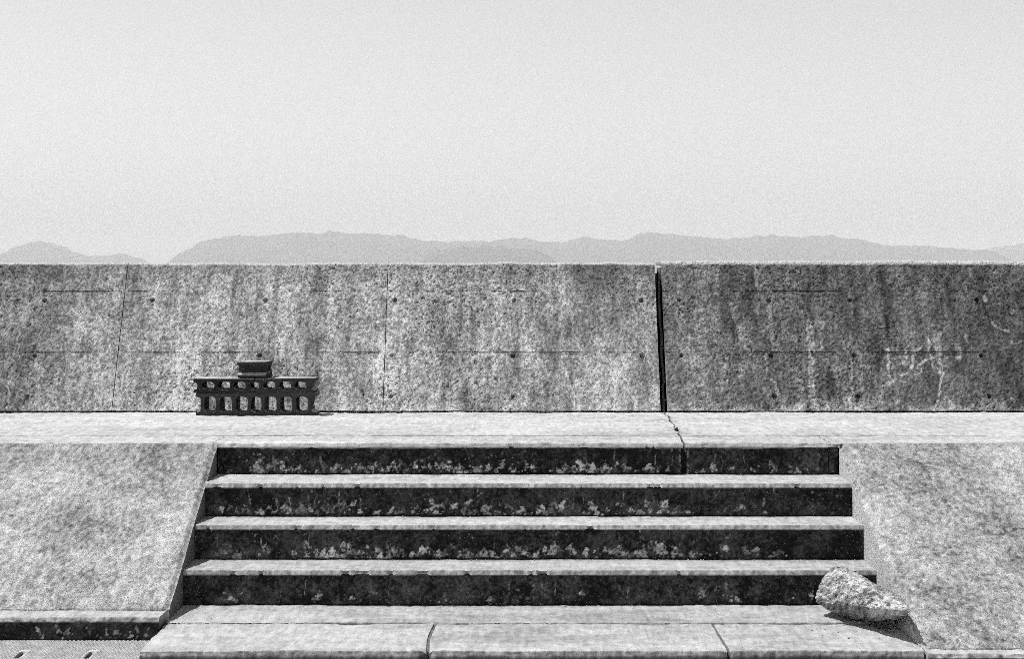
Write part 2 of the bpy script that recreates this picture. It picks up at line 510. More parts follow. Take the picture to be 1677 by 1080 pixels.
def fpt(t, off=0.0):       # a point on the wall face, off metres behind it
    return (WB + WT_D * t + off * 0.893, Z_LEDGE + WT_Z * t - off * 0.451)

GAP = 0.0022
def face_panel(root, x0, x1, t0, t1, fine=0.0052):
    xs = xsteps(x0, x1, fine, -3.55, 3.55)
    g = 0.0005
    e = 0.0012
    poly = [fpt(t0 + g), fpt(t0 + g + e), fpt(t1 - g - e), fpt(t1 - g), fpt(t1 - g, 0.002), fpt(t1 - g, 0.03), fpt(t0 + g, 0.03), fpt(t0 + g, 0.002)]
    return loft('panel', poly, [0.01, 0.0052, 0.01, 0.01, 0.015, 0.2, 0.015, 0.01], xs, M_WALL, wall_disp, wall_tone, None, root)

def top_panel(root, x0, x1, t0, ttop, fine=0.0052):
    xs = xsteps(x0, x1, fine, -3.55, 3.55)
    g = 0.0006
    yT, zT = fpt(ttop)
    poly = [fpt(t0 + g), fpt(t0 + g + 0.0012), fpt(ttop - 0.012), (yT + 0.003, zT - 0.002), (yT + 0.014, zT + 0.003), (yT + 0.42, zT + 0.002),
            (yT + 0.42, zT - 0.03), (yT + 0.12, zT - 0.03), fpt(t0 + g, 0.03)]
    poly[-2] = (fpt(ttop, 0.03)[0] + 0.02, zT - 0.03)
    poly.append(fpt(t0 + g, 0.002))
    return loft('panel', poly, [0.01, 0.0052, 0.005, 0.005, 0.03, 0.03, 0.2, 0.2, 0.015, 0.01], xs, M_WALL, wall_disp, wall_tone, None, root)

def core(root, x0, x1, ttop):
    yT, zT = fpt(ttop)
    poly = [fpt(-0.15, 0.031), fpt(ttop - 0.04, 0.031), (yT + 0.415, zT - 0.045), (yT + 0.415, -3.0), (fpt(-0.15, 0.031)[0], -3.0)]
    return loft('core', poly, 5.0, np.array([x0, x1]), M_CORE, None, None, None, root)

wallL = thing('sea_wall', 'long pale leaning concrete sea wall with hollow blocks stacked at its foot', 'wall', (-1.5, 11.9, Z_LEDGE))
wallR = thing('sea_wall', 'darker stained section of concrete sea wall beyond the open joint, marked by dead creeper roots', 'wall', (4.0, 11.9, Z_LEDGE))
JL, JR = 0.984, 1.030
rows = [0.014, 0.3975, 0.8095]
colsL = [-16.0, -6.25, -4.45, -2.650, -0.855, JL]
for x0, x1 in zip(colsL[:-1], colsL[1:]):
    g0 = GAP if x0 > -15 else 0
    g1 = GAP if x1 < JL else 0
    face_panel(wallL, x0 + g0, x1 - g1, rows[0], rows[1])
    face_panel(wallL, x0 + g0, x1 - g1, rows[1], rows[2])
    top_panel(wallL, x0 + g0, x1 - g1, rows[2], 1.002)
core(wallL, -16, JL - 0.004, 1.002)
colsR = [JR, 4.63, 6.43, 16.0]
for x0, x1 in zip(colsR[:-1], colsR[1:]):
    g0 = GAP if x0 > JR else 0
    face_panel(wallR, x0 + g0, x1 - GAP, rows[0], rows[1])
    face_panel(wallR, x0 + g0, x1 - GAP, rows[1], rows[2])
    top_panel(wallR, x0 + g0, x1 - GAP, rows[2], 1.014)
core(wallR, JR + 0.004, 16, 1.014)
# mortar arris left and right of the open joint, and the old filler board set back in it
def joint_board(root):
    poly = [fpt(0.0, 0.055), fpt(0.985, 0.055), fpt(0.985, 0.12), fpt(0.0, 0.12)]
    return loft('joint_board', poly, [0.02, 0.05, 0.3, 0.05], np.array([1.006, 1.012, 1.018, 1.0205]), M_FILL,
                lambda X, Y, Z: 0.006 * fbm(Y * 40 + X * 60, Z * 22, 51, 3) - 0.02 * smooth(1.0, 0.6, Z) * (fbm(Z * 30, X * 40, 52, 2) > 0.3), None,
                lambda X, Y, Z: 0.003 * fbm(Z * 9, Z * 0, 53, 3), root)
joint_board(wallR)
loft('joint_filler', [fpt(-0.1, 0.17), fpt(1.01, 0.17), fpt(1.035, 0.30), fpt(-0.1, 0.30)], 0.5, np.array([JL - 0.003, JR + 0.003]), M_CORE, None, None, None, wallR)

# ================================================================== WALKWAY
def slab_tone(base, seed, dx=1.0, dy=6.0):
    def f(X, Y, Z):
        a = fbm(X * 1.1 * dx, Y * dy * 0.5, seed, 4, 0.6)
        bb = fbm(X * 4.0 * dx, Y * dy * 3, seed + 3, 5, 0.65)
        c = fbm(X * 30, Y * 30, seed + 5, 3, 0.7)
        return np.clip(0.85 * base * (1 + 0.04 * a + 0.035 * bb + 0.06 * c + 0.075 * fbm(X * 75, Y * 13 + Z * 13, seed + 6, 2)), 0.05, 0.75)
    return f
def slab_disp(seed, amp=0.0016):
    def f(X, Y, Z):
        return amp * fbm(X * 3, Y * 5 + Z * 5, seed, 4) + amp * 0.7 * fbm(X * 28, Y * 28 + Z * 28, seed + 4, 3, 0.7)
    return f
def crack_warp(X, Y, Z):
    base = np.interp(Y, [9.5, 10.24, 10.9, 11.5], [0.944, 0.976, 1.003, 1.010]) - 0.98
    wig = 0.004 * fbm(Y * 9, Y * 0 + 3, 61, 4)
    return (base + wig) * np.exp(-((X - 0.98) / 0.35) ** 2)

walk = thing('walkway', None, None, (0, 10.5, Z_LEDGE), kind='structure')
def ledge_tone(X, Y, Z):
    T = slab_tone(0.46, 71)(X, Y, Z)
    T = T * (1 - 0.10 * smooth(10.6, 9.95, Y) * (0.8 + 0.5 * fbm(X * 2.2, Y * 2.5, 77, 4)))
    T = T * (1 - 0.22 * smooth(10.02, 9.92, Y) * smooth(-2.0, -1.6, X) * smooth(1.0, -0.5, X))
    T = T * (1 - 0.5 * smooth(0.05, 0.0, np.abs(X - 0.98)) * (fbm(Y * 6, X * 20, 78, 3) > 0.2) * 0.5)
    return T
def ledge_slab(x0, x1):
    xs = xsteps(x0, x1, 0.012)
    poly = [(9.915, Z_LEDGE - 0.10), (9.918, Z_LEDGE + 0.0005), (9.921, Z_LEDGE + 0.0025), (11.497, Z_LEDGE + 0.0025), (11.497, Z_LEDGE - 0.10)]
    return loft('slab', poly, [0.1, 0.003, 0.02, 0.1, 1.0], xs, M_SLAB, slab_disp(80), ledge_tone, crack_warp, walk)
ledge_slab(-16, 0.975)
ledge_slab(0.985, 16)
def strip_tone(X, Y, Z):
    T = slab_tone(0.42, 91)(X, Y, Z)
    edge = smooth(9.60, 9.535, Y)
    T = T * (1 - 0.12 * edge * (fbm(X * 18, Z * 40, 93, 3) > 0.4))
    pale = smooth(-1.62, -1.55, X) * smooth(-0.75, -1.0, X) * smooth(9.62, 9.58, Y)
    T = T + 0.10 * pale
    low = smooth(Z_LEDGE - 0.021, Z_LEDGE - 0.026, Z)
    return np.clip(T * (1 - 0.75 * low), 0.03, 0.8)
def edge_strip(x0, x1):
    xs = xsteps(x0, x1, 0.010)
    poly = [(9.520, Z_LEDGE - 0.030), (9.520, Z_LEDGE - 0.022), (9.530, Z_LEDGE - 0.001), (9.534, Z_LEDGE), (9.911, Z_LEDGE), (9.911, Z_LEDGE - 0.030)]
    return loft('edge_strip', poly, [0.05, 0.006, 0.004, 0.014, 0.1, 0.5], xs, M_SLAB,
                lambda X, Y, Z: slab_disp(95)(X, Y, Z) - 0.004 * smooth(1.5, 2.4, fbm(X * 20, X * 0 + 1, 96, 3)) * smooth(9.55, 9.525, Y), strip_tone, crack_warp, walk)
edge_strip(-16, XL - 0.03)
edge_strip(XL - 0.027, 0.974)
edge_strip(0.987, 1.752)
edge_strip(1.757, 16)
# solid ground under the walkway
fill = loft('footing', [(9.66, -0.15), (9.595, Z_LEDGE - 0.031), (9.90, Z_LEDGE - 0.031), (9.90, Z_LEDGE - 0.105), (11.497, Z_LEDGE - 0.105), (11.497, -0.15)], 5, np.array([-16.0, 16.0]), M_CORE, None, None, None, walk)

# ================================================================== STAIRS
def lichen(seed, n, x0, x1, h, keep=lambda x: 1.0, big=1.0, streaks=8):
    r = np.random.default_rng(seed)
    L = []
    clusters = r.uniform(x0, x1, max(3, n // 5))
    for _ in range(n):
        x = r.uniform(x0, x1) if r.random() < 0.6 else np.clip(r.choice(clusters) + r.normal(0, 0.05), x0, x1)
        if r.random() > keep(x): continue
        w = (0.004 + 0.019 * r.random() ** 2.2) * big
        hh = w * r.uniform(1.0, 2.6)
        zb = abs(r.normal(0.008, 0.022)) + 0.004
        L.append((x, zb, w, hh, 0.12 + 0.48 * r.random() ** 1.1, r.uniform(-0.6, 0.6), 0))
    for _ in range(streaks):
        x = r.uniform(x0, x1)
        L.append((x, r.uniform(0.02, 0.07), r.uniform(0.002, 0.0045), r.uniform(0.03, 0.09), r.uniform(0.14, 0.36), r.uniform(-0.15, 0.15), 1))
    return L

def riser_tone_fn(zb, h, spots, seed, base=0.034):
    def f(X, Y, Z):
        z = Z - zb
        T = base * (1 + 0.25 * fbm(X * 2.2, z * 4, seed, 4) + 0.38 * fbm(X * 14, z * 14, seed + 2, 6, 0.75) + 0.42 * fbm(X * 75, z * 75, seed + 3, 2, 0.8))  # dark base is part algae stain, part shade put into the colour
        T = T + 0.030 * smooth(0.6, 1.8, fbm(X * 9, z * 7, seed + 4, 4)) * smooth(h, 0.2 * h, z)
        T = T + 0.16 * smooth(1.9, 2.4, fbm(X * 55, z * 55, seed + 5, 2, 0.6)) * smooth(-0.6, 0.8, fbm(X * 3, z * 3, seed + 8, 2))
        n1 = fbm(X * 60, z * 60, seed + 6, 3, 0.7)
        n2 = fbm(X * 90, z * 90, seed + 7, 2)
        for (x, z0, w, hh, s, lean, kind) in spots:
            box = (np.abs(X - x) < w * 2 + 0.02) & (z > z0 - 0.01) & (z < z0 + hh * 1.25)
            if not box.any(): continue
            q = (z[box] - z0) / hh
            dx = np.abs(X[box] - x - lean * (z[box] - z0)) / w
            if kind == 0:
                shape = np.clip(1.0 - np.clip(q, 0, 1) ** 1.6, 0, 1) ** 0.75
                edge = shape - dx + 0.24 * n1[box]
                k = smooth(0.0, 0.10, edge) * smooth(-0.12, 0.06, q) * smooth(1.15, 0.95, q)
                k = k * np.clip(0.72 + 0.42 * n2[box], 0.0, 1)
            else:
                k = smooth(1.1, 0.4, dx + 0.3 * n1[box]) * smooth(0, 0.1, q) * smooth(1.0, 0.8, q) * np.clip(0.7 + 0.4 * n2[box], 0, 1)
            T[box] = np.maximum(T[box], k * s + (1 - k) * T[box])
        if zb > 0.5:                                     # crumbled pale lips of the open joint
            T = T + 0.16 * smooth(0.010, 0.002, np.minimum(np.abs(X - 0.922), np.abs(X - 0.964))) * smooth(-0.8, 0.6, n1)
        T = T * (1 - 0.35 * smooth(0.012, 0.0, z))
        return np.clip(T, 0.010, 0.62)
    return f

stairs = thing('staircase', 'wide flight of four concrete steps with dark lichen-spotted risers', 'stairs', (0.087, 9.0, Z_LAND))
def tread(zt, dr, dback, seed, base):
    xs = xsteps(XL + 0.002, XR - 0.002, 0.009)
    poly = [(dr - 0.002, zt - 0.028), (dr - 0.002, zt - 0.022), (dr + 0.008, zt - 0.001), (dr + 0.012, zt), (dback + 0.03, zt), (dback + 0.03, zt - 0.028)]
    def tone(X, Y, Z):
        T = slab_tone(base, seed, 1.0, 9.0)(X, Y, Z)
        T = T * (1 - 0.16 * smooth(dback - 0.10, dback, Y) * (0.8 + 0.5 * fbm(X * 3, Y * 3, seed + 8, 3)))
        ch = smooth(dr + 0.011, dr + 0.007, Y)
        T = T * (1 - ch * 0.12) * (1 + ch * 0.20 * fbm(X * 80, Z * 60, seed + 9, 2))
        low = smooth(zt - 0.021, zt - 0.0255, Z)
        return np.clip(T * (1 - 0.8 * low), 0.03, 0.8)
    def disp(X, Y, Z):
        d = slab_disp(seed + 20, 0.0009)(X, Y, Z) * (1 - 0.75 * smooth(dr + 0.03, dr + 0.015, Y))
        e = smooth(dr + 0.03, dr, Y)
        return d - e * (0.0004 * (1 + fbm(X * 2.0, X * 0, seed + 22, 4)) + 0.010 * smooth(1.7, 2.4, fbm(X * 22, X * 0 + 2, seed + 21, 3)))
    return loft('tread', poly, [0.02, 0.005, 0.004, 0.009, 0.05, 0.5], xs, M_SLAB, disp, tone, None, stairs)
def riser(zb, zt, dr, x0, x1, spots, seed, base):
    xs = xsteps(x0, x1, 0.0040)
    poly = [(dr, zb), (dr, zt), (dr + 0.06, zt), (dr + 0.06, zb)]
    return loft('riser', poly, [0.0042, 0.1, 0.5, 0.1], xs, M_RISER,
                lambda X, Y, Z: 0.0012 * fbm(X * 5, Z * 5, seed + 30, 4) + 0.0009 * fbm(X * 40, Z * 40, seed + 31, 3, 0.7),
                riser_tone_fn(zb, zt - zb, spots, seed, base), None, stairs)

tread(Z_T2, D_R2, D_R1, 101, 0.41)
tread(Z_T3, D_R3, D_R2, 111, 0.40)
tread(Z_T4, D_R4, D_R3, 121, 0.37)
h1 = Z_LEDGE - 0.045 - Z_T2
sp1 = lichen(1, 270, XL + 0.05, 0.90, h1, lambda x: 1.0 if x < 0.75 else 0.4)
r1 = (Z_T2 + 0.001, Z_LEDGE - 0.022)
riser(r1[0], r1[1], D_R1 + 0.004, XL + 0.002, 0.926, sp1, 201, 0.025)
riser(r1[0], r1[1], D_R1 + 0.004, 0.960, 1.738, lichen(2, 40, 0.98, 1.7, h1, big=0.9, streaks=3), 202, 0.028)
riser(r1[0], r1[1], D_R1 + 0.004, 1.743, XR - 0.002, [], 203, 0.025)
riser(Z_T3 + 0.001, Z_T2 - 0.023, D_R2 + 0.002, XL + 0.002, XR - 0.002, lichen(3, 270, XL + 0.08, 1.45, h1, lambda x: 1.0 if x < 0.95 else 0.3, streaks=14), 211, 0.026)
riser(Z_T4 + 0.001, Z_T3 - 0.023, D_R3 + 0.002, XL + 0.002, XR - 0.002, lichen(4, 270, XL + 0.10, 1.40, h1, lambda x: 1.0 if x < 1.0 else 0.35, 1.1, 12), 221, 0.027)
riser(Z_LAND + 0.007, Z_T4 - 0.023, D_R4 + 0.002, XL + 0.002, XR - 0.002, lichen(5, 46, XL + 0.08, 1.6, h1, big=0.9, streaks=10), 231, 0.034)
loft('stair_core', [(D_R4 + 0.065, -0.1), (D_R4 + 0.065, Z_T4 - 0.05), (D_R3 + 0.065, Z_T4 - 0.05), (D_R3 + 0.065, Z_T3 - 0.05), (D_R2 + 0.065, Z_T3 - 0.05),
                    (D_R2 + 0.065, Z_T2 - 0.05), (9.655, Z_T2 - 0.05), (9.655, -0.1)], 5, np.array([XL + 0.004, XR - 0.004]), M_CORE, None, None, None, stairs)

# ================================================================== LANDING AT THE FOOT OF THE STAIRS
landing = thing('landing', 'pale concrete landing of three slabs at the foot of the steps', 'landing', (0.087, 8.0, 0.0))
def land_tone(seed, base):
    def f(X, Y, Z):
        T = slab_tone(base, seed, 1.0, 5.0)(X, Y, Z)
        T = T * (1 - 0.20 * smooth(0.3, 1.6, fbm(X * 1.6, Y * 4.5, seed + 8, 5, 0.6)))
        ch = smooth(D_LF + 0.012, D_LF + 0.007, Y)
        T = T * (1 - 0.25 * ch) * (1 + 0.20 * ch * fbm(X * 80, Z * 60, seed + 9, 2))
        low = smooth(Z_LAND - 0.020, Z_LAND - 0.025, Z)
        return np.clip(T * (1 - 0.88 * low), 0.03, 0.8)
    return f
def curve_warp(X, Y, Z):
    k = np.clip((Y - D_LF) / (8.10 - D_LF), 0, 1)
    a = 0.012 * np.sin(k * math.pi) - 0.008 * k
    return -a * np.exp(-((X + 0.365) / 0.12) ** 2) + 0.006 * (1 - k) * np.exp(-((X - 0.936) / 0.12) ** 2)
CH = ((-0.368, D_LF), (0.932, D_LF))
def land_disp(seed):
    def f(X, Y, Z):
        d = slab_disp(seed, 0.0015)(X, Y, Z)
        for (cx, cy), s in zip(CH, (0.022, 0.012)):
            d = d - s * smooth(0.030, 0.006, np.hypot(X - cx, (Y - cy) * 0.8))
        return d
    return f
def land_slab(x0, x1, seed):
    poly = [(D_LF, -0.10), (D_LF, Z_LAND - 0.021), (D_LF + 0.009, Z_LAND - 0.001), (D_LF + 0.013, Z_LAND), (8.096, Z_LAND), (8.099, Z_LAND - 0.003), (8.099, -0.10)]
    loft('slab', poly, [0.02, 0.005, 0.004, 0.010, 0.004, 0.1, 1.0], xsteps(x0, x1, 0.009), M_SLAB, land_disp(seed + 40), land_tone(seed, 0.40), curve_warp, landing)
land_slab(XL, -0.372, 301)
land_slab(-0.358, 0.929, 311)
land_slab(0.942, XR - 0.002, 321)
loft('edge_strip', [(8.112, -0.10), (8.112, Z_LAND + 0.003), (8.114, Z_LAND + 0.0055), (D_R4 + 0.03, Z_LAND + 0.0055), (D_R4 + 0.03, -0.10)],
     [0.1, 0.003, 0.010, 0.1, 1.0], xsteps(XL, XR - 0.002, 0.009), M_SLAB, slab_disp(335, 0.0015), land_tone(331, 0.38), None, landing)
for fx in (-0.365, 0.9355):
    loft('joint_filler', [(D_LF + 0.035, -0.09), (D_LF + 0.04, Z_LAND - 0.012), (D_LF + 0.09, Z_LAND - 0.005), (8.098, Z_LAND - 0.004), (8.098, -0.09)], [0.1, 0.02, 0.02, 0.1, 1.0],
         np.linspace(fx - 0.0062, fx + 0.0062, 4), M_FILL, lambda X, Y, Z: 0.001 * fbm(X * 90, Y * 40, 341, 3), None, curve_warp, landing)

# ================================================================== SLOPED BANKS AND KERBS
def bank_tone(seed, base):
    def f(X, Y, Z):
        ang = 0.9 * fbm(X * 0.5, Y * 0.5, seed + 1, 2)              # short trowel strokes that change direction
        ca, sa = np.cos(ang), np.sin(ang)
        u, v = X * ca + Y * sa, -X * sa + Y * ca
        a = fbm(X * 1.5, Y * 1.3, seed, 4, 0.6)
        bb = fbm(X * 7.0, Y * 5.0, seed + 3, 5, 0.7)
        c = fbm(X * 70, Y * 40, seed + 4, 2, 0.8)
        st = fbm(u * 60, v * 16, seed + 5, 2)
        T = base * (1 + 0.13 * a + 0.09 * bb + 0.19 * c + 0.07 * st)
        T = T * (1 - 0.14 * smooth(9.1, 9.5, Y))
        return np.clip(T, 0.05, 0.62)
    return f
def bank_disp(seed, xe, side):
    def f(X, Y, Z):
        wx = X + 0.08 * fbm(X * 1.6, Y * 1.6, seed + 1, 3)
        d = 0.0040 * fbm(X * 1.4, Y * 1.4, seed, 3) + 0.0006 * fbm(wx * 30, Y * 18, seed + 4, 4, 0.85) + 0.0010 * fbm(X * 48, Y * 48, seed + 6, 2)
        d = d * smooth(9.50, 9.40, Y)
        e = np.abs(X - xe)                                    # rounded arris along the stairs
        d = d - 0.020 * smooth(0.030, 0.0, e) ** 1.0
        return d
    return f
bankL = thing('embankment_slope', 'rough pale mortar slope left of the steps, ending on a kerb above the drain covers', 'slope', (-5, 8.8, 0))
bankR = thing('embankment_slope', 'rough mottled mortar slope beside the rubble lump, reaching lower down than the other', 'slope', (5, 8.8, 0))
def edge_x(xs_fine, xe, side):
    extra = xe + side * np.array([0.0, 0.004, 0.009, 0.014, 0.020, 0.027])
    return np.unique(np.concatenate([xs_fine, extra]))
def bank(root, x0, x1, toe_y, toe_z, seed, base, xe, side, cap_tone):
    xs = edge_x(xsteps(x0, x1, 0.009), xe, side)
    poly = [(toe_y, toe_z - 0.03), (toe_y + 0.004, toe_z), (9.520, Z_LEDGE - 0.002), (9.520, Z_LEDGE - 0.14), (9.3, -0.14), (toe_y, -0.14)]
    return loft('mortar_face', poly, [0.02, 0.009, 0.2, 0.5, 1.0, 0.2], xs, M_BANK, bank_disp(seed, xe, side), bank_tone(seed, base), None, root, True, cap_tone)
bank(bankL, -16, XL, 8.160, 0.112, 401, 0.295, XL, -1, 0.13)  # cheek cap is dark: shade painted into its tone
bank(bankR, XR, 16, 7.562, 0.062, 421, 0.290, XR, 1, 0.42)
# cheek cap of the right bank is pale: sunlight painted into its tone
def kerb_tone(dfront, zt, seed, base, spots):
    rt = riser_tone_fn(0.0, zt, spots, seed + 50, 0.024)
    def f(X, Y, Z):
        T = slab_tone(base, seed, 1.0, 9.0)(X, Y, Z)
        ch = smooth(dfront + 0.018, dfront + 0.006, Y)
        T = T * (1 - 0.25 * ch) * (1 + 0.3 * ch * fbm(X * 45, Z * 60, seed + 9, 3))
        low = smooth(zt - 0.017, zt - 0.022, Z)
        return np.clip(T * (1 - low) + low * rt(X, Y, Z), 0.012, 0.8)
    return f
kerbL = thing('kerb', 'low concrete kerb with black face between the mortar slope and drain covers', 'kerb', (-5, 8.05, 0))
loft('kerb_stone', [(8.0, -0.10), (8.0, 0.104 - 0.02), (8.014, 0.104 - 0.001), (8.019, 0.104), (8.20, 0.104), (8.20, -0.10)],
     [0.0055, 0.005, 0.004, 0.01, 0.1, 0.5], xsteps(-16, XL - 0.012, 0.0065), M_SLAB,
     lambda X, Y, Z: slab_disp(440, 0.0015)(X, Y, Z) - 0.003 * smooth(1.4, 2.2, fbm(X * 20, X * 0, 441, 3)) * smooth(8.03, 8.0, Y),
     kerb_tone(8.0, 0.104, 442, 0.40, lichen(9, 30, -2.3, -1.65, 0.1, big=0.7, streaks=6)), None, kerbL)
kerbR = thing('kerb', 'low concrete kerb along the toe of the slope by the rubble lump', 'kerb', (5, 7.5, 0))
loft('kerb_stone', [(7.482, -0.10), (7.482, 0.054 - 0.02), (7.496, 0.054 - 0.001), (7.501, 0.054), (7.60, 0.054), (7.60, -0.10)],
     [0.0055, 0.005, 0.004, 0.01, 0.1, 0.5], xsteps(XR + 0.006, 16, 0.0065), M_SLAB,
     slab_disp(450, 0.0015), kerb_tone(7.482, 0.054, 452, 0.42, []), None, kerbR)

# ================================================================== DRAIN COVERS (lower left corner)
SLOTS = [-2.1865 + 0.307 * k for k in range(-6, 2)]
covers = thing('channel_cover', 'run of pale ribbed concrete drain covers with dark lifting slots below the kerb', 'drain cover', (-3, 7.66, 0))
def cover_disp(X, Y, Z):
    d = 0.0006 * fbm(X * 20, Y * 20, 461, 3)
    for sx in SLOTS:
        r = np.hypot(X - sx, np.maximum(np.abs(Y - 7.70) - 0.058, 0))
        d = d - 0.05 * smooth(0.0125, 0.0085, r) * (Z > -0.002)
    return d
def cover_tone(X, Y, Z):
    T = slab_tone(0.44, 463, 1.0, 2.0)(X, Y, Z)
    for sx in SLOTS:
        r = np.hypot(X - sx, np.maximum(np.abs(Y - 7.70) - 0.058, 0))
        T = T * (1 - 0.95 * smooth(0.0135, 0.0105, r))
    return T
cx1 = XL - 0.003
cx = [cx1 - 0.0]
edges = [XL - 0.003, -2.0335 - 0.0, -2.6475, -3.2615, -3.8755]
for x1, x0 in zip(edges[:-1], edges[1:]):
    loft('cover_slab', [(7.336, -0.12), (7.336, 0.0), (7.996, 0.0), (7.996, -0.12)], [0.2, 0.0045, 0.2, 1.0],
         np.linspace(x0 + 0.0015, x1 - 0.0015, max(3, int((x1 - x0) / 0.0035))), M_COVER, cover_disp, cover_tone, None, covers)
loft('cover_slab', [(7.336, -0.12), (7.336, 0.0), (7.996, 0.0), (7.996, -0.12)], [0.2, 0.05, 0.2, 1.0], np.linspace(-16, -3.877, 90), M_COVER, None, cover_tone, None, covers)
# raised studs of the anti-slip pattern
sv, sf = [], []
row = 0
y = 7.36
while y < 7.985:
    x = -3.2 + (0.0095 if row % 2 else 0)
    while x < XL - 0.02:
        near = min(abs(x - s) for s in SLOTS)
        if not (near < 0.024 and abs(y - 7.70) < 0.09):
            k = len(sv)
            a, b2 = 0.0062, 0.0042
            sv += [(x - a, y - b2, 0.0004), (x + a, y - b2, 0.0004), (x + a, y + b2, 0.0004), (x - a, y + b2, 0.0004),
                   (x - a * .5, y - b2 * .4, 0.0065), (x + a * .5, y - b2 * .4, 0.0065), (x + a * .5, y + b2 * .4, 0.0065), (x - a * .5, y + b2 * .4, 0.0065)]
            sf += [(k, k + 1, k + 5, k + 4), (k + 1, k + 2, k + 6, k + 5), (k + 2, k + 3, k + 7, k + 6), (k + 3, k, k + 4, k + 7), (k + 4, k + 5, k + 6, k + 7)]
        x += 0.019
    y += 0.0165
    row += 1
sv = np.array(sv) - np.array(covers.location)
so = mesh_from('anti_slip_stud', sv, [np.array(sf)], M_COVER, np.full(len(sv), 0.45), False)
link(so, covers, 'stuff')

# ================================================================== CONCRETE BLOCKS
def hole_pts(cx, cy, w, h, r, n=5):
    out = []
    for qx, qy, a0 in ((1, 1, 0), (-1, 1, 90), (-1, -1, 180), (1, -1, 270)):
        for k in range(n):
            a = math.radians(a0 + 90 * k / (n - 1))
            out.append((cx + qx * (w / 2 - r) + r * math.cos(a), cy + qy * (h / 2 - r) + r * math.sin(a)))
    return out

def block_mesh(name, length, thick, depth, holes, m, groove=0.030, seed=0, bevel=0.0025, base=0.05):
    """outline in (length, thickness), hollow cores, both ends grooved; swept through its depth"""
    r = random.Random(seed)
    hh = thick - 0.043                                       # height of the cores and of the end grooves
    L2, T2 = length / 2 - bevel, thick / 2 - bevel
    out = [(-L2, -T2), (L2, -T2), (L2, -hh / 2 - 0.004)]
    n = 8
    for k in range(n + 1):
        a = -math.pi / 2 + math.pi * k / n
        out.append((L2 - 0.006 - (groove - 0.006) * abs(math.cos(a)) ** 0.55, hh / 2 * math.sin(a)))
    out += [(L2, hh / 2 + 0.004), (L2, T2), (-L2, T2), (-L2, hh / 2 + 0.004)]
    for k in range(n + 1):
        a = math.pi / 2 - math.pi * k / n
        out.append((-L2 + 0.006 + (groove - 0.006) * abs(math.cos(a)) ** 0.55, hh / 2 * math.sin(a)))
    out += [(-L2, -hh / 2 - 0.004)]
    cu = bpy.data.curves.new(name, 'CURVE')
    cu.dimensions = '2D'
    cu.fill_mode = 'BOTH'
    def spline(pts):
        s = cu.splines.new('POLY')
        s.points.add(len(pts) - 1)
        for p, (x, y) in zip(s.points, pts): p.co = (x, y, 0, 1)
        s.use_cyclic_u = True
    spline(out)
    if holes == 3:
        for cxh in (-0.1015, 0.0, 0.1015): spline(hole_pts(cxh, 0, 0.078 + 2 * bevel, hh + 2 * bevel, min(0.026, hh * 0.45)))
    elif holes == 1:
        spline(hole_pts(0, 0, 0.070, hh, 0.02))
    cu.extrude = depth / 2 - bevel
    cu.bevel_depth = bevel
    cu.bevel_resolution = 1
    tmp = bpy.data.objects.new(name, cu)
    C.objects.link(tmp)
    dg = bpy.context.evaluated_depsgraph_get()
    me = bpy.data.meshes.new_from_object(tmp.evaluated_get(dg))
    bpy.data.objects.remove(tmp)
    bpy.data.curves.remove(cu)
    me.name = name
    # chips along the arrises
    me.materials.clear()
    me.materials.append(m)
    co = np.zeros(len(me.vertices) * 3, dtype=np.float32)
    me.vertices.foreach_get('co', co)
    co = co.reshape(-1, 3)
    k = fbm(co[:, 0] * 40 + seed * 3.1, co[:, 1] * 40 + co[:, 2] * 31, 500 + seed, 2)
    co += 0.0009 * k[:, None]
    # sunlight put into the colour: up-facing sides pale, the rest dark as in shade
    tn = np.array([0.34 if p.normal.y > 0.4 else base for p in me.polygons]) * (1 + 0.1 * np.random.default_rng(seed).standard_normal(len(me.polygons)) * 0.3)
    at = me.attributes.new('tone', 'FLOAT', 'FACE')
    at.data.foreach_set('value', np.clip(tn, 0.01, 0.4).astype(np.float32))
    me.vertices.foreach_set('co', co.ravel())
    me.update()
    return me

def place_block(me, cxb, cyb, zb, thick, rot, label, group, along_x=True):
    o = bpy.data.objects.new('concrete_block', me)
    o.location = (cxb, cyb, zb + thick / 2)
    # curve x = length, y = thickness, z = depth; stand it on its side
    if along_x: o.rotation_euler = (math.pi / 2, 0, rot)
    else: o.rotation_euler = (math.pi / 2, 0, math.pi / 2 + rot)
    return link(o, None, None, label, 'concrete block', group)

GRP = 'hollow concrete blocks stacked against the sea wall'
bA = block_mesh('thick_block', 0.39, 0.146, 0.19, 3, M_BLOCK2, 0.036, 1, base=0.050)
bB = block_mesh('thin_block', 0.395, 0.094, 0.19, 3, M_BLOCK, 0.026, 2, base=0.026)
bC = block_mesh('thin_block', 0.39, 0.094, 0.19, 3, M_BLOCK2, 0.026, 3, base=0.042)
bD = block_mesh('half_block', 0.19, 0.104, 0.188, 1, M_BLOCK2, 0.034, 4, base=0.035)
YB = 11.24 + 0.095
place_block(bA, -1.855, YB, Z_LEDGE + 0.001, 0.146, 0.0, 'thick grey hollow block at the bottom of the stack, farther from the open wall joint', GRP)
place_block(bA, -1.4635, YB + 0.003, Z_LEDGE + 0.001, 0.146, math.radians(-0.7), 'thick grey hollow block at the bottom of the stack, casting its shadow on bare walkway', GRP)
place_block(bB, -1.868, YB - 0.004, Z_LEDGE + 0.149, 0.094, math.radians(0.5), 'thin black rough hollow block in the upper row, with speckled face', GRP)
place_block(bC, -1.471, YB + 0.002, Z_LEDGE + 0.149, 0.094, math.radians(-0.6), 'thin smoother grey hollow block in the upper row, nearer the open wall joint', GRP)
place_block(bD, -1.682, YB + 0.02, Z_LEDGE + 0.245, 0.104, math.radians(-6), 'short half block turned sideways alone on top of the stack', GRP, False)

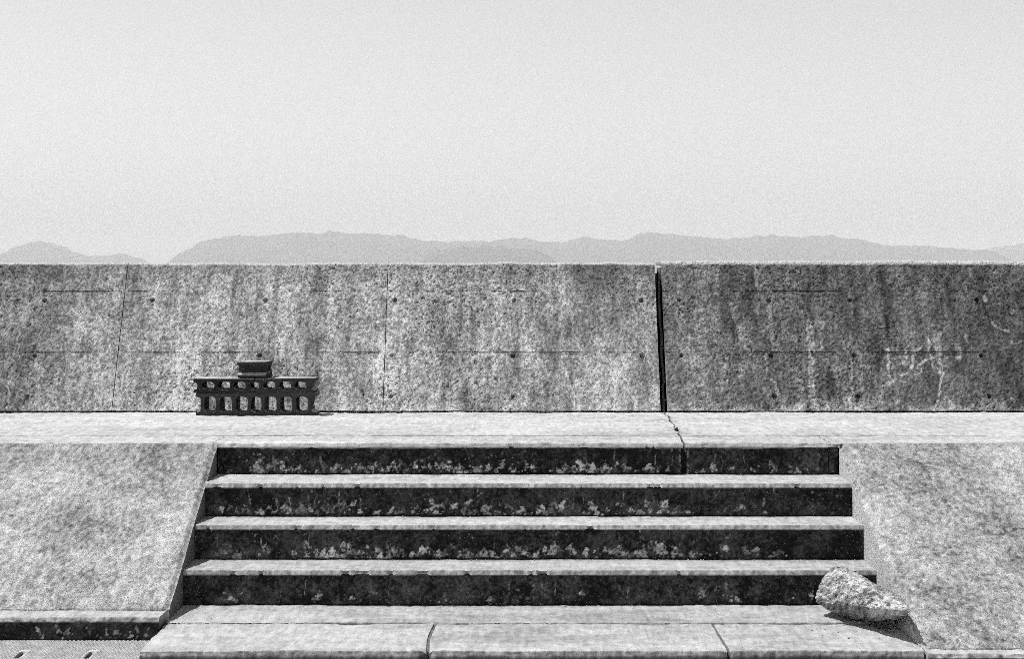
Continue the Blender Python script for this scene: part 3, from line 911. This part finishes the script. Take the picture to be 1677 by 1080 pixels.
# ================================================================== LUMP OF RUBBLE
def wp(px, py, D): return ((px - 838.5) / F * D, D, HC - (py - HZ) / F * D)
PTS = [wp(1362, 929, 8.30), wp(1381, 930, 8.39), wp(1404, 940, 8.37), wp(1438, 960, 8.26), wp(1474, 983, 7.98), wp(1489, 997, 7.69), wp(1492, 1004, 7.61),
       wp(1475, 1014.5, 7.88), wp(1464, 1018, 8.0), wp(1442, 1021, 8.10), wp(1424, 1022.5, 8.13), wp(1396, 1016, 8.16), wp(1370, 1006, 8.22), wp(1350, 998, 8.26), wp(1335, 988, 8.27),
       wp(1334, 982, 8.27), wp(1342, 962, 8.27), wp(1353, 944, 8.28),
       (1.60, 8.47, 0.12), (1.70, 8.38, 0.10), (1.757, 8.17, 0.085), (1.78, 8.0, 0.15), (1.52, 8.46, 0.2)]
bm = bmesh.new()
for p in PTS: bm.verts.new(p)
bmesh.ops.convex_hull(bm, input=bm.verts[:])
for v in [v for v in bm.verts if not v.link_faces]: bm.verts.remove(v)
for _ in range(7):
    bmesh.ops.triangulate(bm, faces=bm.faces[:])
    long_e = [e for e in bm.edges if e.calc_length() > 0.006]
    if not long_e or len(bm.faces) > 90000: break
    bmesh.ops.subdivide_edges(bm, edges=long_e, cuts=1)
bmesh.ops.triangulate(bm, faces=bm.faces[:])
bm.normal_update()
off = []
for v in bm.verts:
    p = v.co
    rough = 1.0 if v.normal.z > -0.45 else 0.6
    n = 0.004 - abs(mnoise.fractal(p * 10.0, 1.0, 2.0, 3)) * 0.009
    n += mnoise.turbulence(p * 50.0, 3, False) * 0.005 - 0.002
    d1, d2 = mnoise.voronoi(p * 46.0)[0][:2]
    n += (min(d2 - d1, 0.30) - 0.2) * 0.006
    pit = mnoise.noise(p * 75.0 + Vector((3, 1, 7)))
    if pit > 0.25: n -= min(pit - 0.25, 0.3) * 0.034
    cav = mnoise.noise(p * 19.0 + Vector((9, 2, 4)))
    if cav > 0.32: n -= min(cav - 0.32, 0.3) * 0.050
    off.append(p + v.normal * n * rough)
for v, p in zip(bm.verts, off): v.co = p
low = min(v.co.z for v in bm.verts)
root = Vector((1.62, 8.15, Z_LAND))
for v in bm.verts:
    v.co.z += Z_LAND - 0.001 - low
    v.co -= root
me = bpy.data.meshes.new('rubble_lump')
bm.to_mesh(me); bm.free()
me.polygons.foreach_set('use_smooth', np.ones(len(me.polygons), dtype=bool))
co = np.zeros(len(me.vertices) * 3, dtype=np.float32)
me.vertices.foreach_get('co', co); co = co.reshape(-1, 3)
tn = 0.33 * (1 + 0.16 * fbm(co[:, 0] * 12, co[:, 2] * 12 + co[:, 1] * 9, 601, 4) + 0.26 * fbm(co[:, 0] * 60, co[:, 2] * 60 + co[:, 1] * 45, 602, 3))
a = me.attributes.new('tone', 'FLOAT', 'POINT')
a.data.foreach_set('value', np.clip(tn, 0.1, 0.62).astype(np.float32))
me.materials.append(M_ROCK)
o = bpy.data.objects.new('rubble_lump', me)
o.location = root
link(o, None, None, 'rough wedge-shaped lump of broken concrete leaning at the end of the bottom step', 'rock')

# ================================================================== SMALL THINGS
wx_, wy_ = 0.972, 10.24
bm = bmesh.new()
rr = random.Random(3)
for k in range(26):
    a = rr.uniform(0, 2 * math.pi)
    ln = rr.uniform(0.015, 0.038)
    w = rr.uniform(0.003, 0.006)
    tilt = rr.uniform(0.2, 1.2)
    d = Vector((math.cos(a), math.sin(a), 0))
    s = Vector((-math.sin(a), math.cos(a), 0)) * w
    p0 = Vector((rr.uniform(-0.012, 0.012), rr.uniform(-0.02, 0.02), -0.003))
    p1 = p0 + d * ln * 0.5 * math.sin(tilt) + Vector((0, 0, ln * 0.6 * math.cos(tilt)))
    p2 = p0 + d * ln * math.sin(tilt) + Vector((0, 0, ln * 0.85 * math.cos(tilt)))
    v = [bm.verts.new(q) for q in (p0 - s * 0.3, p0 + s * 0.3, p1 + s, p1 - s, p2)]
    bm.faces.new(v[:4]); bm.faces.new((v[3], v[2], v[4]))
me = bpy.data.meshes.new('weed'); bm.to_mesh(me); bm.free(); me.materials.append(M_WEED)
o = bpy.data.objects.new('weed', me); o.location = (wx_, wy_, Z_LEDGE)
link(o, None, None, 'tiny dark weed growing from the crack across the walkway', 'weed')

def pebbles(name, spots, tone, seed):
    bm = bmesh.new()
    rr = random.Random(seed)
    for x, y, z, r in spots:
        ret = bmesh.ops.create_icosphere(bm, subdivisions=1, radius=r)
        sx, sy, sz = rr.uniform(0.8, 1.4), rr.uniform(0.8, 1.2), rr.uniform(0.5, 0.9)
        for v in ret['verts']:
            v.co = Vector((v.co.x * sx, v.co.y * sy, v.co.z * sz)) * rr.uniform(0.8, 1.15) + Vector((x, y, z + r * 0.35))
    me = bpy.data.meshes.new(name); bm.to_mesh(me); bm.free()
    a = me.attributes.new('tone', 'FLOAT', 'POINT'); a.data.foreach_set('value', np.full(len(me.vertices), tone, dtype=np.float32))
    me.materials.append(M_ROCK)
    return link(bpy.data.objects.new(name, me), None, 'stuff')
rr = random.Random(5)
grit = [(rr.uniform(0.99, 1.07), rr.uniform(11.40, 11.46), Z_LEDGE, rr.uniform(0.003, 0.008)) for _ in range(16)]
grit += [(rr.uniform(-3.2, 3.2), rr.gauss(11.44, 0.02), Z_LEDGE, rr.uniform(0.002, 0.005)) for _ in range(70)]
grit += [(rr.uniform(XL, XR), dd - abs(rr.gauss(0, 0.02)) - 0.008, zz, 0.0015 + 0.004 * rr.random() ** 2) for dd, zz in ((D_R1, Z_T2), (D_R2, Z_T3), (D_R3, Z_T4), (D_R4, Z_LAND + 0.005)) for _ in range(70)]
grit += [((117 - 838.5) / F * 7.96, 7.985, 0, 0.005), ((217 - 838.5) / F * 7.96, 7.985, 0, 0.006)]
grit += [(rr.gauss(1.45, 0.12), rr.uniform(7.75, 8.15), Z_LAND + 0.001, rr.uniform(0.002, 0.006)) for _ in range(16)]
grit += [(rr.uniform(XL, XR), rr.uniform(8.2, 8.5), Z_LAND + 0.005, rr.uniform(0.0015, 0.0035)) for _ in range(40)]
pebbles('grit', grit, 0.36, 8)

# ================================================================== SEA HAZE
hz = bpy.data.materials.new('sea_haze')
hz.use_nodes = True
hn = hz.node_tree
hn.nodes.clear()
ho = hn.nodes.new('ShaderNodeOutputMaterial')
pv = hn.nodes.new('ShaderNodeVolumePrincipled')
pv.inputs['Color'].default_value = (0.98, 0.98, 0.98, 1)
pv.inputs['Density'].default_value = 0.68e-4
pv.inputs['Anisotropy'].default_value = 0.0
hn.links.new(pv.outputs[0], ho.inputs['Volume'])
bm = bmesh.new()
bmesh.ops.create_cube(bm, size=1)
for v in bm.verts:
    v.co = Vector((-32000 if v.co.x < 0 else 32000, -400 if v.co.y < 0 else 33000, -4.2 if v.co.z < 0 else 430))
me = bpy.data.meshes.new('haze'); bm.to_mesh(me); bm.free()
me.materials.append(hz)
link(bpy.data.objects.new('haze', me), None, 'stuff')

for o in S.objects:                                   # walls and kerbs are things of their own here
    if o.parent is None and o.get('category') and not o.get('kind'):
        o['kind'] = 'thing'
